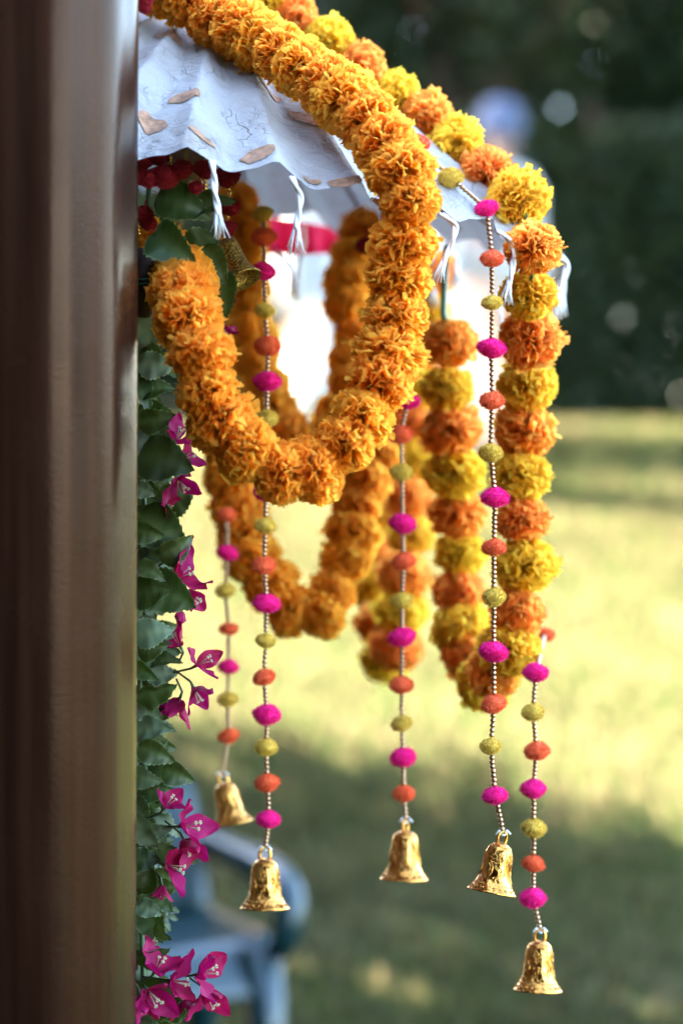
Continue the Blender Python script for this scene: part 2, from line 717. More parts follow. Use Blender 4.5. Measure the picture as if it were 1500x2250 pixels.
tree(-3.4, 18.6, 8.6, 3.1, 1, 'tall broad tree added behind the post, its crown keeping light off the hedge', None, CRB[1], 5.9)  # added to keep sun from behind left off the hedge top
tree(-3.77, 14.1, 9, .85, 1, 'slender tall tree added out of view left of the lawn, its crown shading the far standing figure', None, CRS, 5.15)  # unseen tree added on the sun's path to shade the turbaned figure
tree(5.4, .55, 3.0, 1.0, 0, 'small leafy tree added out of view right of the porch, darkening the post reflection', None, CRS, 1.95)  # unseen tree added to break up the bright reflection in the post

# the clipped hedge under the trees
rg = random.Random(12)
mb = MB()
for k in range(64000):
    x = rg.uniform(-4.5, 5.0)
    dep = rg.random()
    y = 15.0 + .25 * noise.noise(Vector((x * 1.1, 3, 0))) + dep * 1.9
    top = 1.95 + .35 * noise.noise(Vector((x * .8, 0, 5)))
    z = G(15) + top * rg.random() ** .9 - .05
    q = Euler((rg.uniform(-1.2, 1.2), rg.uniform(-1.2, 1.2), rg.uniform(0, 6.28))).to_matrix()
    s = rg.uniform(.05, .085)
    p = Vector((x, y, z))
    mb.add([p + q @ Vector(t) * s for t in ((-.9, 0, 0), (0, -.5, .08), (.95, 0, -.1), (0, .5, .08))], [(0, 1, 2), (0, 2, 3)])
hd = thing('hedge', 'dark green hedge along the far edge of the sunlit lawn', 'hedge', (0, 15.4, G(15.4)))
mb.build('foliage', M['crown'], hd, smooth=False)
mb = MB()
for x in (-4, -3.2, -2.4, -1.6, -.8, 0, .8, 1.6, 2.4, 3.2, 4, 4.8):
    mb.tube([(x, 15.5, G(15.5) - .1), (x + .05, 15.5, G(15.5) + 1.0), (x, 15.5, G(15.5) + 2.1)], [.05, .035, .015], 7)
mb.build('stems', M['bark'], hd)

# ------------------------------------------------------------------ house and the tree beside it (they shade the near lawn)
hs = thing('house', 'brown plastered house with timber porch roof beside the post', 'house', (-3.2, 1.0, 0))
mb = MB(); mb.box((-3.2, 1.45, 1.9), (3.4, 9.1, 3.8)); mb.build('wall', M['plaster'], hs, smooth=False)
mb = MB(); mb.box((.25, -.90, 2.90), (3.48, 4.3, .10)); mb.build('porch_roof', M['timber'], hs, smooth=False)
mb = MB(); mb.box((.62, -3.1, 1.4), (4.20, .12, 2.8)); mb.build('porch_wall', M['plaster'], hs, smooth=False)
mb = MB(); mb.box((-3.2, 1.45, 3.93), (3.9, 9.7, .24)); mb.build('roof', M['timber'], hs, smooth=False)
tree(-3.7, 7.15, 5.4, 2.0, 1, 'leafy tree beside the house throwing dappled shade across the near lawn', None, crown_mesh(15, 5200, .06, clumps=15), zc=3.3)


# ------------------------------------------------------------------ wooden post
pt = thing('wooden_post', 'dark brown varnished round post along the near left side', 'post', Vector((P(57, 1125, 2.42).x, P(57, 1125, 2.42).y, 0)))
mb = MB()
bx, by = P(57, 1125, 2.42).x, P(57, 1125, 2.42).y
prof = []
for i in range(60):
    z = .12 + 2.73 * i / 59
    r = .1105 + .0006 * noise.noise(Vector((0, 0, z * 3))) + .0004 * noise.noise(Vector((3, 0, z * 14)))
    prof.append((bx + .0045 * (z - 1.5), by, z, r))
vs, fs = [], []
n = 96
for i, (x, y, z, r) in enumerate(prof):
    for k in range(n):
        a = 2 * pi * k / n
        # shallow turned flutes run up the shaft
        rr = r + .0012 * cos(a * 11 + .4) + .0004 * noise.noise(Vector((cos(a) * 4, sin(a) * 4, z * 2.5)))
        vs.append((x + rr * cos(a), y + rr * sin(a), z))
for i in range(len(prof) - 1):
    for k in range(n):
        k2 = (k + 1) % n
        fs.append((i * n + k, i * n + k2, (i + 1) * n + k2, (i + 1) * n + k))
mb.add(vs, fs)
mb.build('shaft', M['post'], pt)
mb = MB(); mb.lathe([(.0, .13), (.155, .13), (.16, .11), (.16, .02), (.165, 0), (0, 0)], 40, Matrix.Translation((bx - .006, by, 0)))
mb.build('base', M['post'], pt)

# ------------------------------------------------------------------ paper parasol
CU = P(400, 394, 2.9)
RU, HU = .455, .235
ra, ta = radians(11), radians(3)
EX = Vector((cos(ra), 0, -sin(ra)))
EB = Vector((0, cos(ta), sin(ta)))
EN = EX.cross(EB).normalized()
NR = 30
PH = radians(4)


def U(th, r, off=0.0):
    """point on the canopy: angle from the side facing the house, share of the radius"""
    ph = (th - PH) / (2 * pi) * NR
    u = ph - math.floor(ph)
    ridge = 1 - abs(2 * u - 1)                      # 0 on a rib, 1 mid panel
    d = EX * sin(th) - EB * cos(th)
    wob = noise.noise(Vector((sin(th) * 3, cos(th) * 3, 2.2)))
    wob2 = noise.noise(Vector((sin(th) * 9, cos(th) * 9, r * 3)))
    rr = r * RU * (1 - .020 * r * sin(pi * u) + .012 * r * wob)
    z = HU * (1 - r ** 1.12)
    z += (-.021 * ridge ** .8 - .010 * ((math.floor(ph) * 7 % 5) / 4 * ridge)) * r ** .8 + .007 * wob2 * r ** 1.3
    z += .016 * r ** .8
    crum = noise.noise(Vector((th * 14, r * 9, 1))) * .0030 + noise.noise(Vector((th * 40, r * 26, 4))) * .0014
    z += crum * min(1, r * 1.5)
    return CU + d * rr + EN * (z + off)


par = thing('paper_parasol', 'white handmade paper parasol with tasselled scalloped edge and marigolds over it', 'parasol', CU)
mb = MB()
nth, nr = NR * 14, 44
for j in range(nr + 1):
    r = .03 + .97 * j / nr
    for i in range(nth):
        mb.v.append(tuple(U(2 * pi * i / nth, r)))
        mb.a.append(1.0)
for j in range(nr):
    for i in range(nth):
        i2 = (i + 1) % nth
        mb.f.append((j * nth + i, j * nth + i2, (j + 1) * nth + i2, (j + 1) * nth + i))
mb.build('canopy', M['paper'], par)
for k in range(NR):
    th = PH + 2 * pi * k / NR
    mb = MB()
    mb.tube([U(th, .05, -.006), U(th, .4, -.016), U(th, .75, -.022), U(th, .92, -.020)], [.0032, .0032, .003, .0022], 6)
    mb.build('rib', M['bamboo'], par)
    if k % 2 == 0:
        mb = MB()
        mb.tube([U(th, .62, -.009), CU + EN * .02 + (EX * sin(th) - EB * cos(th)) * .02], .002, 5)
        mb.build('strut', M['bamboo'], par)
mb = MB(); mb.tube([CU + EN * (HU + .06), CU + EN * (HU - .02), CU, CU - EN * .95], [.006, .011, .011, .011], 12)
mb.build('pole', M['bamboo'], par)
mb = MB(); mb.tube([CU + EN * .0, CU + EN * .045], .026, 16); mb.build('hub', M['bamboo'], par)


def uinv(px, py):
    best = None
    for i in range(0, 360, 2):
        for j in range(5, 101, 2):
            q = U(radians(i), j / 100)
            v = q - CAM
            D = v.dot(FWD)
            x, y = 750 + v.x / D * FPX, 1125 - v.dot(UP) / D * FPX
            e = (x - px) ** 2 + (y - py) ** 2 + (D - 2.3) * 2000
            if best is None or e < best[0]:
                best = (e, radians(i), j / 100)
    return best[1], best[2]


rp = random.Random(21)
for (px, py, wd, hg, rot) in [(408, 212, 66, 28, .1), (338, 283, 76, 34, .35), (580, 338, 68, 30, -.1), (760, 403, 76, 20, .05), (680, 262, 84, 24, .65),
                              (590, 185, 80, 20, .7), (375, 75, 70, 26, .1), (690, 395, 40, 12, .1), (440, 300, 62, 12, .25)]:
    th0, r0 = uinv(px, py)
    mb = MB()
    k = 26
    sx, sy = wd / 2 / 2040, hg / 2 / 2040
    ring = []
    for i in range(k):
        a = 2 * pi * i / k
        f = 1 + .28 * noise.noise(Vector((cos(a) * 1.6 + px, sin(a) * 1.6, py)))
        X, Y = cos(a) * sx * f, sin(a) * sy * f
        X, Y = X * cos(rot) - Y * sin(rot), X * sin(rot) + Y * cos(rot)
        ring.append((X, Y))
    vs = []
    for s in (1, .84, .68, .5, .3):
        for X, Y in ring:
            th = th0 + X * s / (r0 * RU)
            vs.append(U(th, r0 + Y * s / .29, .0016))
    vs.append(U(th0, r0, .0018))
    fs = [(s * k + i, s * k + (i + 1) % k, (s + 1) * k + (i + 1) % k, (s + 1) * k + i) for s in range(4) for i in range(k)]
    fs += [(4 * k + i, 4 * k + (i + 1) % k, 5 * k) for i in range(k)]
    mb.add(vs, fs)
    mb.build('bark_patch', M['patch'], par)


def tassel(top, pts, par, seed, n=15):
    """cotton cord ending in loose threads; pts are offsets in metres from the top"""
    r = random.Random(seed)
    path = spline([top] + [top + Vector(p) for p in pts], .004)
    mb = MB()
    for s in (0, pi):
        q = [p + Vector((cos(i * .55 + s) * .0016, sin(i * .55 + s) * .0016, 0)) for i, p in enumerate(path)]
        mb.tube(q, .0022, 6)
    t = mb.build('tassel', M['cord'], par)
    e = path[-1]
    d = (path[-1] - path[-4]).normalized()
    mb = MB()
    for k in range(n):
        a = r.random() * 6.28
        o = Vector((cos(a), sin(a), 0)) * .0018
        sp = Vector((cos(a), sin(a), 0)) * r.uniform(.002, .008)
        L = r.uniform(.016, .027)
        dn = (d * .55 + Vector((0, 0, -.6))).normalized()
        mb.tube([e + o - d * .006, e + o + dn * L * .5 + sp * .5, e + o + dn * L + sp + Vector((r.uniform(-.002, .002), 0, 0))],
                [.0011, .0009, .0005], 4)
    mb.build('fringe', M['cord'], t)
    return t


# (pixel of the cord's top, depth, bends in photo pixels)
TS = [(466, 352, 2.44, [(4, 40), (6, 70), (15, 122)]), (640, 388, 2.46, [(12, 25), (20, 50), (13, 100), (10, 122)]),
      (818, 436, 2.49, [(18, 18), (22, 35), (16, 75), (16, 122)]), (968, 470, 2.55, [(22, 15), (32, 30), (22, 70), (4, 105)]),
      (1092, 508, 2.64, [(22, 15), (36, 40), (32, 90), (22, 122)]), (1222, 566, 2.80, [(22, 10), (18, 35), (6, 62), (2, 96)]),
      (1228, 560, 2.92, [(16, 20), (10, 60), (6, 100)]),
      (606, 553, 3.28, [(12, 14), (28, 36), (36, 72)]), (665, 497, 3.31, [(2, 30), (-6, 70), (-14, 130)]),
      (948, 548, 3.22, [(-2, 15), (-4, 40), (2, 88)]), (985, 552, 3.2, [(12, 6), (18, 18), (16, 56)]),
      (1092, 640, 3.05, [(2, 20), (4, 40), (8, 56)]), (780, 520, 3.3, [(-10, 14), (-24, 30), (-36, 40)])]
for i, (x, y, D, bends) in enumerate(TS):
    top = P(x, y, D)
    k = D / FPX
    tassel(top, [(bx_ * k, 0, -by_ * k) for bx_, by_ in bends], par, 50 + i)

# red cloth swag hanging below the far rim
mb = MB()
nu, nv = 40, 8
for j in range(nv + 1):
    for i in range(nu + 1):
        s = i / nu
        x = 560 + 260 * s
        yt = 470 + 45 * s
        yb = 556 - 14 * s + 10 * sin(s * pi)
        y = yt + (yb - yt) * j / nv
        mb.v.append(tuple(P(x, y, 3.40 + .012 * sin(s * 34) * (j / nv) - .03 * sin(s * pi))))
        mb.a.append(1.0)
for j in range(nv):
    for i in range(nu):
        q = j * (nu + 1) + i
        mb.f.append((q, q + 1, q + nu + 2, q + nu + 1))
o = mb.build('red_cloth', M['redcloth'])
tag(o, 'dark red cloth hanging below the far edge of the white parasol', 'cloth')


# ------------------------------------------------------------------ marigold garlands
def marigold_mesh(seed, npet, mat):
    r = random.Random(seed)
    mb = MB()
    ga = pi * (3 - sqrt(5))
    for k in range(npet):
        zz = 1 - 2 * (k + .5) / npet
        a = k * ga + r.uniform(-.3, .3)
        zz = max(-1, min(1, zz + r.uniform(-.05, .05)))
        s = sqrt(max(0, 1 - zz * zz))
        d = Vector((s * cos(a), s * sin(a), zz))
        d = (d + Vector((r.gauss(0, .13), r.gauss(0, .13), r.gauss(0, .13)))).normalized()
        F = frame(d, r.random() * 6.28)
        L = r.uniform(.86, 1.0) if r.random() > .06 else r.uniform(1.0, 1.13)
        w0, w1 = .05, r.uniform(.11, .22)
        cup = r.uniform(-.08, .10)
        bend = r.uniform(-.22, .22)
        tw = r.uniform(-.5, .5)
        rows = ((.30, w0), (.68, w1 * .65), (.90, w1), (1.0, w1 * 1.05))
        vs = []
        for (t, wd) in rows:
            c, sn = cos(tw * t), sin(tw * t)
            for q in (-1, -.35, .35, 1):
                x = q * wd
                y = cup * (q * q - .5) * t + bend * (t - .3) ** 2 + r.uniform(-.018, .018)
                z = t * L
                if t == 1.0:
                    z += r.uniform(-.075, .045)
                vs.append(F @ Vector((x * c - y * sn, x * sn + y * c, z)))
        fs = [(i * 4 + j, i * 4 + j + 1, i * 4 + j + 5, i * 4 + j + 4) for i in range(3) for j in range(3)]
        tt = r.uniform(.88, 1.10)
        mb.add(vs, fs, tt)
    mb.ball((0, 0, 0), .42, 10, 8)
    return mb.mesh('marigold', mat, smooth=False)


ORG = [marigold_mesh(100 + i, 470, M['orange']) for i in range(7)]
PEA = [marigold_mesh(200 + i, 470, M['peach']) for i in range(5)]
YEL = [marigold_mesh(300 + i, 470, M['yellow']) for i in range(5)]
rm = random.Random(5)


def flower(meshes, p, tan, rad, par, flat=.74):
    F = frame(tan, rm.random() * 6.28)
    tilt = Euler((rm.uniform(-.22, .22), rm.uniform(-.22, .22), 0)).to_matrix()
    s = rad * rm.uniform(.89, 1.10)
    inst('marigold', rm.choice(meshes), trs(p, F @ tilt, (s, s * rm.uniform(.95, 1.05), s * flat)), par)


def garland(label, group, path, step, rad, cat='garland', flat=.86, jit=.004):
    pts = [P(*q) for q in path]
    g = thing('marigold_garland', label, cat, pts[0], group)
    s = spline(pts, step)
    mb = MB(); mb.tube(s, .0016, 5); mb.build('cord', M['green_wire'], g)
    for i, p in enumerate(s):
        t = s[min(i + 1, len(s) - 1)] - s[max(i - 1, 0)]
        q = p + Vector((rm.uniform(-jit, jit), rm.uniform(-jit, jit), rm.uniform(-jit, jit)))
        flower(ORG, q, t, rad, g, flat)
    return g


GR = 'marigold garlands on the parasol'
garland('long orange marigold garland over the paper canopy, looping down in front', GR,
        [(300, -55, 2.72), (380, -12, 2.70), (455, 22, 2.68), (520, 54, 2.66), (580, 92, 2.63), (640, 132, 2.60), (698, 180, 2.57), (758, 224, 2.54), (812, 270, 2.51), (855, 334, 2.49), (888, 408, 2.47),
         (896, 500, 2.48), (880, 600, 2.49), (870, 690, 2.49), (850, 795, 2.48), (815, 890, 2.47), (765, 965, 2.46), (700, 1022, 2.45), (615, 1040, 2.44),
         (530, 985, 2.43), (480, 900, 2.43), (448, 815, 2.42), (420, 720, 2.44), (400, 650, 2.47), (385, 595, 2.55), (345, 555, 2.64), (290, 530, 2.68)],
        .0385, .0372)
garland('orange marigold garland looping behind the front orange garland, above the lower loop', GR,
        [(525, 440, 3.22), (535, 520, 3.22), (540, 600, 3.22), (545, 690, 3.2), (560, 780, 3.18), (590, 870, 3.16), (635, 950, 3.12), (690, 985, 3.12),
         (745, 930, 3.14), (770, 850, 3.16), (782, 760, 3.18), (770, 660, 3.2), (775, 570, 3.22), (800, 500, 3.24)],
        .038, .0362)
garland('lowest orange marigold loop, hanging slightly blurred below the front garland', GR,
        [(505, 940, 3.08), (510, 1040, 3.05), (522, 1120, 3.04), (545, 1200, 3.02), (585, 1280, 3.0), (632, 1335, 3.0), (690, 1352, 3.0),
         (738, 1290, 3.02), (765, 1200, 3.04), (780, 1110, 3.06), (812, 1030, 3.08), (850, 960, 3.1)],
        .038, .0365)


def alternating(label, nodes, rad, stem=None, flat=.85):
    g = thing('marigold_garland', label, 'garland', P(*nodes[0][:3]), GR)
    pts = [P(x, y, D) for x, y, D, c in nodes]
    mb = MB(); mb.tube(spline(pts, .012), .0022, 5); mb.build('cord', M['green_wire'], g)
    for i, (x, y, D, c) in enumerate(nodes):
        t = pts[min(i + 1, len(pts) - 1)] - pts[max(i - 1, 0)]
        flower({'o': PEA, 'y': YEL}[c], pts[i], t, rad, g, flat)
    if stem:
        mb = MB(); mb.tube([P(*q) for q in stem], .0042, 8); mb.build('stem', M['green_wire'], g)
    return g


alternating('yellow and orange marigold garland down the right edge, looping back up to a green stem',
            [(505, -60, 2.86, 'o'), (582, 5, 2.85, 'y'), (640, 42, 2.85, 'o'), (718, 98, 2.84, 'y'), (790, 150, 2.83, 'o'), (864, 216, 2.82, 'y'), (934, 262, 2.81, 'o'),
             (1000, 322, 2.78, 'y'), (1068, 382, 2.75, 'o'), (1138, 440, 2.71, 'y'), (1170, 545, 2.66, 'o'), (1163, 648, 2.70, 'y'), (1165, 745, 2.74, 'o'),
             (1158, 845, 2.81, 'y'), (1152, 945, 2.82, 'o'), (1144, 1044, 2.82, 'y'), (1148, 1142, 2.82, 'o'), (1152, 1244, 2.82, 'y'), (1134, 1342, 2.82, 'o'),
             (1118, 1425, 2.82, 'y'), (1085, 1478, 2.84, 'o'), (1062, 1500, 2.92, 'y'), (1030, 1440, 2.98, 'o'), (1012, 1380, 2.99, 'y'), (1008, 1302, 3.0, 'o'),
             (1010, 1215, 3.0, 'y'), (1004, 1130, 3.0, 'o'), (1000, 1040, 2.98, 'y'), (990, 945, 2.97, 'o'), (981, 855, 2.96, 'y'), (988, 755, 2.96, 'o')],
              .0372, [(990, 755, 2.96), (974, 690, 2.96), (976, 620, 2.96), (980, 540, 2.98)])
alternating('yellow and orange marigold garland hanging blurred between the orange loops and bead strings',
            [(945, 600, 3.25, 'o'), (938, 680, 3.25, 'y'), (925, 760, 3.25, 'o'), (910, 850, 3.25, 'y'), (905, 930, 3.25, 'o'), (908, 1010, 3.24, 'y'), (898, 1095, 3.22, 'o'),
             (903, 1178, 3.22, 'y'), (888, 1262, 3.2, 'o'), (880, 1345, 3.2, 'y'), (870, 1420, 3.2, 'o'), (848, 1445, 3.25, 'y'), (828, 1370, 3.3, 'o'), (822, 1290, 3.34, 'y'),
             (825, 1215, 3.36, 'o'), (835, 1130, 3.38, 'y'), (845, 1050, 3.4, 'o'), (850, 960, 3.4, 'y')],
            .0365)


# ------------------------------------------------------------------ pompom and bell strings
def pom_mesh(seed, mat):
    r = random.Random(seed)
    mb = MB()
    ax = Vector((r.uniform(-.3, .3), r.uniform(-.3, .3), 0))

    def shape(d):
        rho = sqrt(d.x * d.x + d.y * d.y)
        lump = 1 + .10 * noise.noise(d * 1.3 + Vector((seed, 0, 0))) + .05 * noise.noise(d * 4 + Vector((seed, 3, 0)))
        return Vector((d.x, d.y, d.z * (.80 - .12 * rho))) * lump
    m, n = 14, 20
    b = len(mb.v)
    vs, fs = [], []
    for i in range(m + 1):
        th = pi * i / m
        for k in range(n):
            a = 2 * pi * k / n
            vs.append(shape(Vector((sin(th) * cos(a), sin(th) * sin(a), cos(th)))) * .90)
    for i in range(m):
        for k in range(n):
            fs.append((i * n + k, (i + 1) * n + k, (i + 1) * n + (k + 1) % n, i * n + (k + 1) % n))
    mb.add(vs, fs)
    for k in range(2600):
        d = Vector((r.gauss(0, 1), r.gauss(0, 1), r.gauss(0, 1))).normalized()
        p = shape(d)
        t = d.orthogonal().normalized()
        t = (Matrix.Rotation(r.random() * 6.28, 3, d) @ t) * .024
        e = p * r.uniform(1.0, 1.17) + Vector((r.uniform(-.05, .05), r.uniform(-.05, .05), r.uniform(-.05, .05)))
        if r.random() < .012:
            e = p * r.uniform(1.1, 1.35)
        mb.add([p * .82 - t, p * .82 + t, e], [(0, 1, 2)])
    return mb.mesh('pompom', mat, smooth=False)


POM = {c: [pom_mesh(s + 40 * i, M[m]) for s in range(4)] for i, (c, m) in
       enumerate((('m', 'pompink'), ('o', 'pomorange'), ('y', 'pomyellow'), ('r', 'pomred')))}
bb = MB(); bb.ball((0, 0, 0), 1, 12, 8)
BEAD = bb.mesh('bead', M['bead'])
GBEAD = bb.mesh('bead', M['goldbead'])


def bell_meshes():
    out = [(.004, 1.0), (.16, .99), (.33, .955), (.46, .89), (.53, .80), (.555, .70), (.565, .58), (.59, .44), (.66, .28), (.78, .15), (.90, .07),
           (.985, .035), (1.0, .015), (.985, 0.0), (.93, .02), (.70, .14), (.58, .30), (.52, .5), (.48, .78), (.2, .93)]
    mb = MB(); mb.lathe([(r * .5, z) for r, z in out], 40)
    body = mb.mesh('body', M['gold'])
    mb = MB()
    mb.tube([Vector((cos(a) * .11, 0, 1.05 + sin(a) * .16)) for a in [pi * (-.25 + 1.5 * i / 10) for i in range(11)]], .035, 7)
    loop = mb.mesh('loop', M['gold'])
    mb = MB()
    # raised bead rings, crescents and scrolls on the bell wall

    def R(z):
        for (r0, z0), (r1, z1) in zip(out[:12], out[1:13]):
            if z1 <= z <= z0:
                f = (z0 - z) / (z0 - z1 + 1e-9)
                return .5 * (r0 + (r1 - r0) * f)
        return .28

    def on(a, z, o=.004):
        r = R(z) + o
        return Vector((r * cos(a), r * sin(a), z))
    for zr in (.17, .90):
        for k in range(46):
            mb.ball(on(2 * pi * k / 46, zr, .0), .013, 5, 4)
    for k in range(4):
        a0 = k * pi / 2 + .3
        mb.tube([on(a0 + .33 * (1 - ((t - .5) * 2) ** 2), .28 + .36 * t) for t in [i / 10 for i in range(11)]], [.004 + .016 * sin(pi * i / 10) for i in range(11)], 6)
        mb.tube([on(a0 - .12 + .28 * (1 - ((t - .5) * 2) ** 2), .32 + .28 * t) for t in [i / 10 for i in range(11)]], [.003 + .010 * sin(pi * i / 10) for i in range(11)], 6)
        a1 = a0 + .8
        for j in range(5):
            an = 2 * pi * j / 5
            mb.tube([on(a1 + .24 * cos(an + q) * s, .66 + .12 * sin(an + q) * s) for q, s in ((0, 0.1), (-.4, .7), (0, 1), (.4, .7), (0, .1))], .011, 5)
        mb.tube([on(a1 + .18 * sin(t * 5), .52 - .3 * t) for t in [i / 12 for i in range(13)]], .012, 5)
        for j in range(5):
            aa = a0 + j * .3
            mb.tube([on(aa, .12), on(aa + .08, .07), on(aa + .17, .115)], .011, 5)
    orn = mb.mesh('ornament', M['gold'])
    mb = MB(); mb.tube([(0, 0, .7), (0, 0, .16)], .02, 6); mb.ball((0, 0, .12), .07, 10, 8)
    clap = mb.mesh('clapper', M['gold'])
    return body, loop, orn, clap


BELL = bell_meshes()


def bell(p, width, tilt, twist, par):
    """p: bottom centre; width across the mouth"""
    b = empty('bell', p, par)
    rot = Euler((tilt[1], tilt[0], 0)).to_matrix() @ Matrix.Rotation(twist, 3, 'Z')
    for nm, me in zip(('body', 'loop', 'ornament', 'clapper'), BELL):
        inst(nm, me, trs(p, rot, (width, width, width * 1.02)), b)
    return rot @ Vector((0, 0, width * 1.2)) + p


rs = random.Random(77)


def bell_string(label, D, nodes, bellspec, pomr=.0128, knot=True, bead=None, group='pompom and bell strings'):
    """nodes: (x, y, colour) in photo pixels at depth D (a number or a list)"""
    Ds = D if isinstance(D, list) else [D] * len(nodes)
    pts = [P(x, y, d) for (x, y, c), d in zip(nodes, Ds)]
    st = thing('bell_string', label, 'bead string', pts[0], group)
    path = list(pts)
    top = None
    if bellspec:
        bx_, by_, bw, tilt, twist = bellspec
        top = bell(P(bx_, by_, Ds[-1]), bw, tilt, twist, st)
        path.append(top)
    mb = MB(); mb.tube(path, .0006, 5); mb.build('cord', M['bark'], st)
    for (x, y, c), p, d in zip(nodes, pts, Ds):
        if c in 'moyr':
            s = pomr * rs.uniform(.90, 1.10) * (1.08 if c == 'm' else .94 if c == 'y' else 1)
            rot = Euler((rs.uniform(-.3, .3), rs.uniform(-.22, .22), rs.random() * 6.28)).to_matrix()
            inst('pompom', rs.choice(POM[c]), trs(p, rot, (s, s, s * rs.uniform(.9, 1.05))), st)
    pitch = .0055
    for i in range(len(path) - 1):
        a, b = path[i], path[i + 1]
        L = (b - a).length
        u = (b - a) / L
        m0 = pomr * .72
        m1 = pomr * .72 if i + 1 < len(pts) else .002
        n = int((L - m0 - m1) / pitch)
        for k in range(n + 1):
            q = a + u * (m0 + (L - m0 - m1) * (k + .5) / (n + 1))
            q += Vector((rs.uniform(-.0003, .0003), 0, 0))
            inst('bead', bead or BEAD, trs(q, Euler((rs.random(), rs.random(), 0)).to_matrix(), (.0029, .0029, .0027)), st)
    if knot and top is not None:
        mb = MB()
        for s in (-1, 1):
            mb.tube([top, top + Vector((s * .004, -.002, .003)), top + Vector((s * .008, -.003, -.001))], [.0008, .0014, .0012], 6)
        mb.tube([top + Vector((.002 * cos(a), .002 * sin(a), -.002)) for a in [i * .8 for i in range(9)]], .0012, 5)
        mb.build('knot', M['cord'], st)
    return st


bell_string('bead string over the canopy ending in a tilted gold bell, before the yellow marigolds',
            [2.66, 2.64, 2.62] + [2.61] * 12,
            [(915, 315, 'o'), (990, 390, 'y'), (1068, 458, 'm'), (1080, 568, 'o'), (1080, 665, 'y'), (1079, 765, 'm'), (1080, 880, 'o'), (1077, 995, 'y'), (1086, 1093, 'm'),
             (1084, 1203, 'o'), (1084, 1312, 'y'), (1083, 1432, 'm'), (1084, 1547, 'o'), (1077, 1640, 'y'), (1087, 1748, 'm')],
            (1079, 1962, .0545, (.20, -.12), .6), .0135)
bell_string('bead string with the lowest gold bell, below the end of the yellow garland', [2.95] + [2.70] * 7,
            [(1195, 1395, 'o'), (1176, 1478, 'm'), (1170, 1565, 'y'), (1178, 1650, 'o'), (1171, 1733, 'm'), (1172, 1820, 'y'), (1171, 1898, 'o'), (1170, 1973, 'm')],
            (1180, 2178, .0560, (.05, -.1), .2), .0138)
bell_string('blurred bead string with a gold bell, between the lower orange loop and the double garland', 2.82,
            [(897, 800, 'y'), (895, 880, 'm'), (880, 955, 'o'), (882, 1038, 'y'), (884, 1150, 'm'), (886, 1233, 'o'), (882, 1320, 'y'), (883, 1400, 'm'), (882, 1505, 'o'),
             (882, 1590, 'y'), (885, 1664, 'm'), (887, 1744, 'o')],
            (887, 1934, .0575, (.03, -.08), 1.1), .0138)
bell_string('bead string passing behind the front orange loop, its gold bell above the blue chair', 2.74,
            [(578, 470, 'y'), (580, 520, 'o'), (580, 595, 'm'), (582, 682, 'y'), (588, 760, 'o'), (587, 838, 'm'), (585, 920, 'y'), (584, 1000, 'o'), (584, 1080, 'm'), (583, 1155, 'y'), (580, 1242, 'o'),
             (586, 1326, 'm'), (583, 1408, 'y'), (580, 1488, 'o'), (586, 1570, 'm'), (584, 1642, 'y'), (587, 1720, 'o'), (590, 1800, 'm')],
            (582, 1998, .0570, (.0, -.1), .3), .0138)
bell_string('most blurred bead string, its tilted gold bell beside the leaves and blue chair back', 2.95,
            [(498, 1130, 'o'), (499, 1215, 'm'), (495, 1298, 'y'), (502, 1382, 'o'), (502, 1465, 'm'), (500, 1537, 'y'), (502, 1617, 'o')],
            (512, 1812, .0520, (-.22, -.1), .3), .0125)

# red pompom hangers under the parasol
RG = 'red pompom hangers under the parasol'


def red_hanger(label, D, nodes):
    pts = [P(x, y, D) for x, y, c, s in nodes]
    st = thing('pompom_hanger', label, 'bead hanger', pts[0], RG)
    mb = MB(); mb.tube(pts, .0008, 5); mb.build('cord', M['redcloth'], st)
    for (x, y, c, s), p in zip(nodes, pts):
        if c == 'r':
            q = s / 2 * D / FPX
            inst('pompom', rs.choice(POM['r']), trs(p, Euler((0, rs.uniform(-.3, .3), rs.random() * 6)).to_matrix(), (q, q, q * 1.1)), st)
        elif c == 'b':
            q = s / 2 * D / FPX
            for k in (-1, 0, 1):
                inst('bead', GBEAD, trs(p + Vector((rs.uniform(-.001, .001), 0, -k * q * 1.8)), Matrix.Identity(3), (q, q, q)), st)
    return st


h1 = red_hanger('red pompoms on gold beads hanging beside the white tassel, above a glittery gold bell', 2.62,
                [(520, 330, 'x', 0), (508, 362, 'b', 9), (498, 388, 'r', 60), (503, 424, 'b', 10), (505, 455, 'r', 48), (500, 484, 'b', 9), (498, 502, 'r', 46)])
p0 = P(497, 530, 2.62)
bM = empty('bell', p0, h1)
mb = MB()
ax = (P(540, 622, 2.60) - p0)
F = frame(ax)
mb.lathe([(0.001, 0), (.010, 0.001), (.011, .01), (.0115, .028), (.014, .040), (.020, .050), (.020, .052), (.013, .042), (.009, .02)], 24, Matrix.Translation(p0) @ F.to_4x4())
mb.build('body', M['glitter'], bM)
red_hanger('big dark red pompoms with gold beads under the paper rim by the post', 2.52,
           [(375, 330, 'x', 0), (374, 355, 'b', 9), (362, 388, 'r', 64), (330, 392, 'r', 50), (312, 388, 'r', 44), (316, 352, 'r', 48), (400, 372, 'r', 50), (350, 345, 'r', 46)])
red_hanger('red pompoms and gold beads behind the white tassel, above the upper leaves', 2.53,
           [(455, 350, 'x', 0), (452, 378, 'r', 40), (452, 405, 'b', 10), (430, 412, 'r', 36), (445, 370, 'r', 44)])
red_hanger('small dark red pompom behind the leaves beside the upper part of the post', 2.56,
           [(320, 440, 'x', 0), (316, 470, 'r', 44), (326, 490, 'r', 40), (306, 505, 'b', 9)])
red_hanger('single dark red pompom beside the front garland, below the far canopy rim', 2.95,
           [(806, 500, 'x', 0), (803, 540, 'r', 46)])
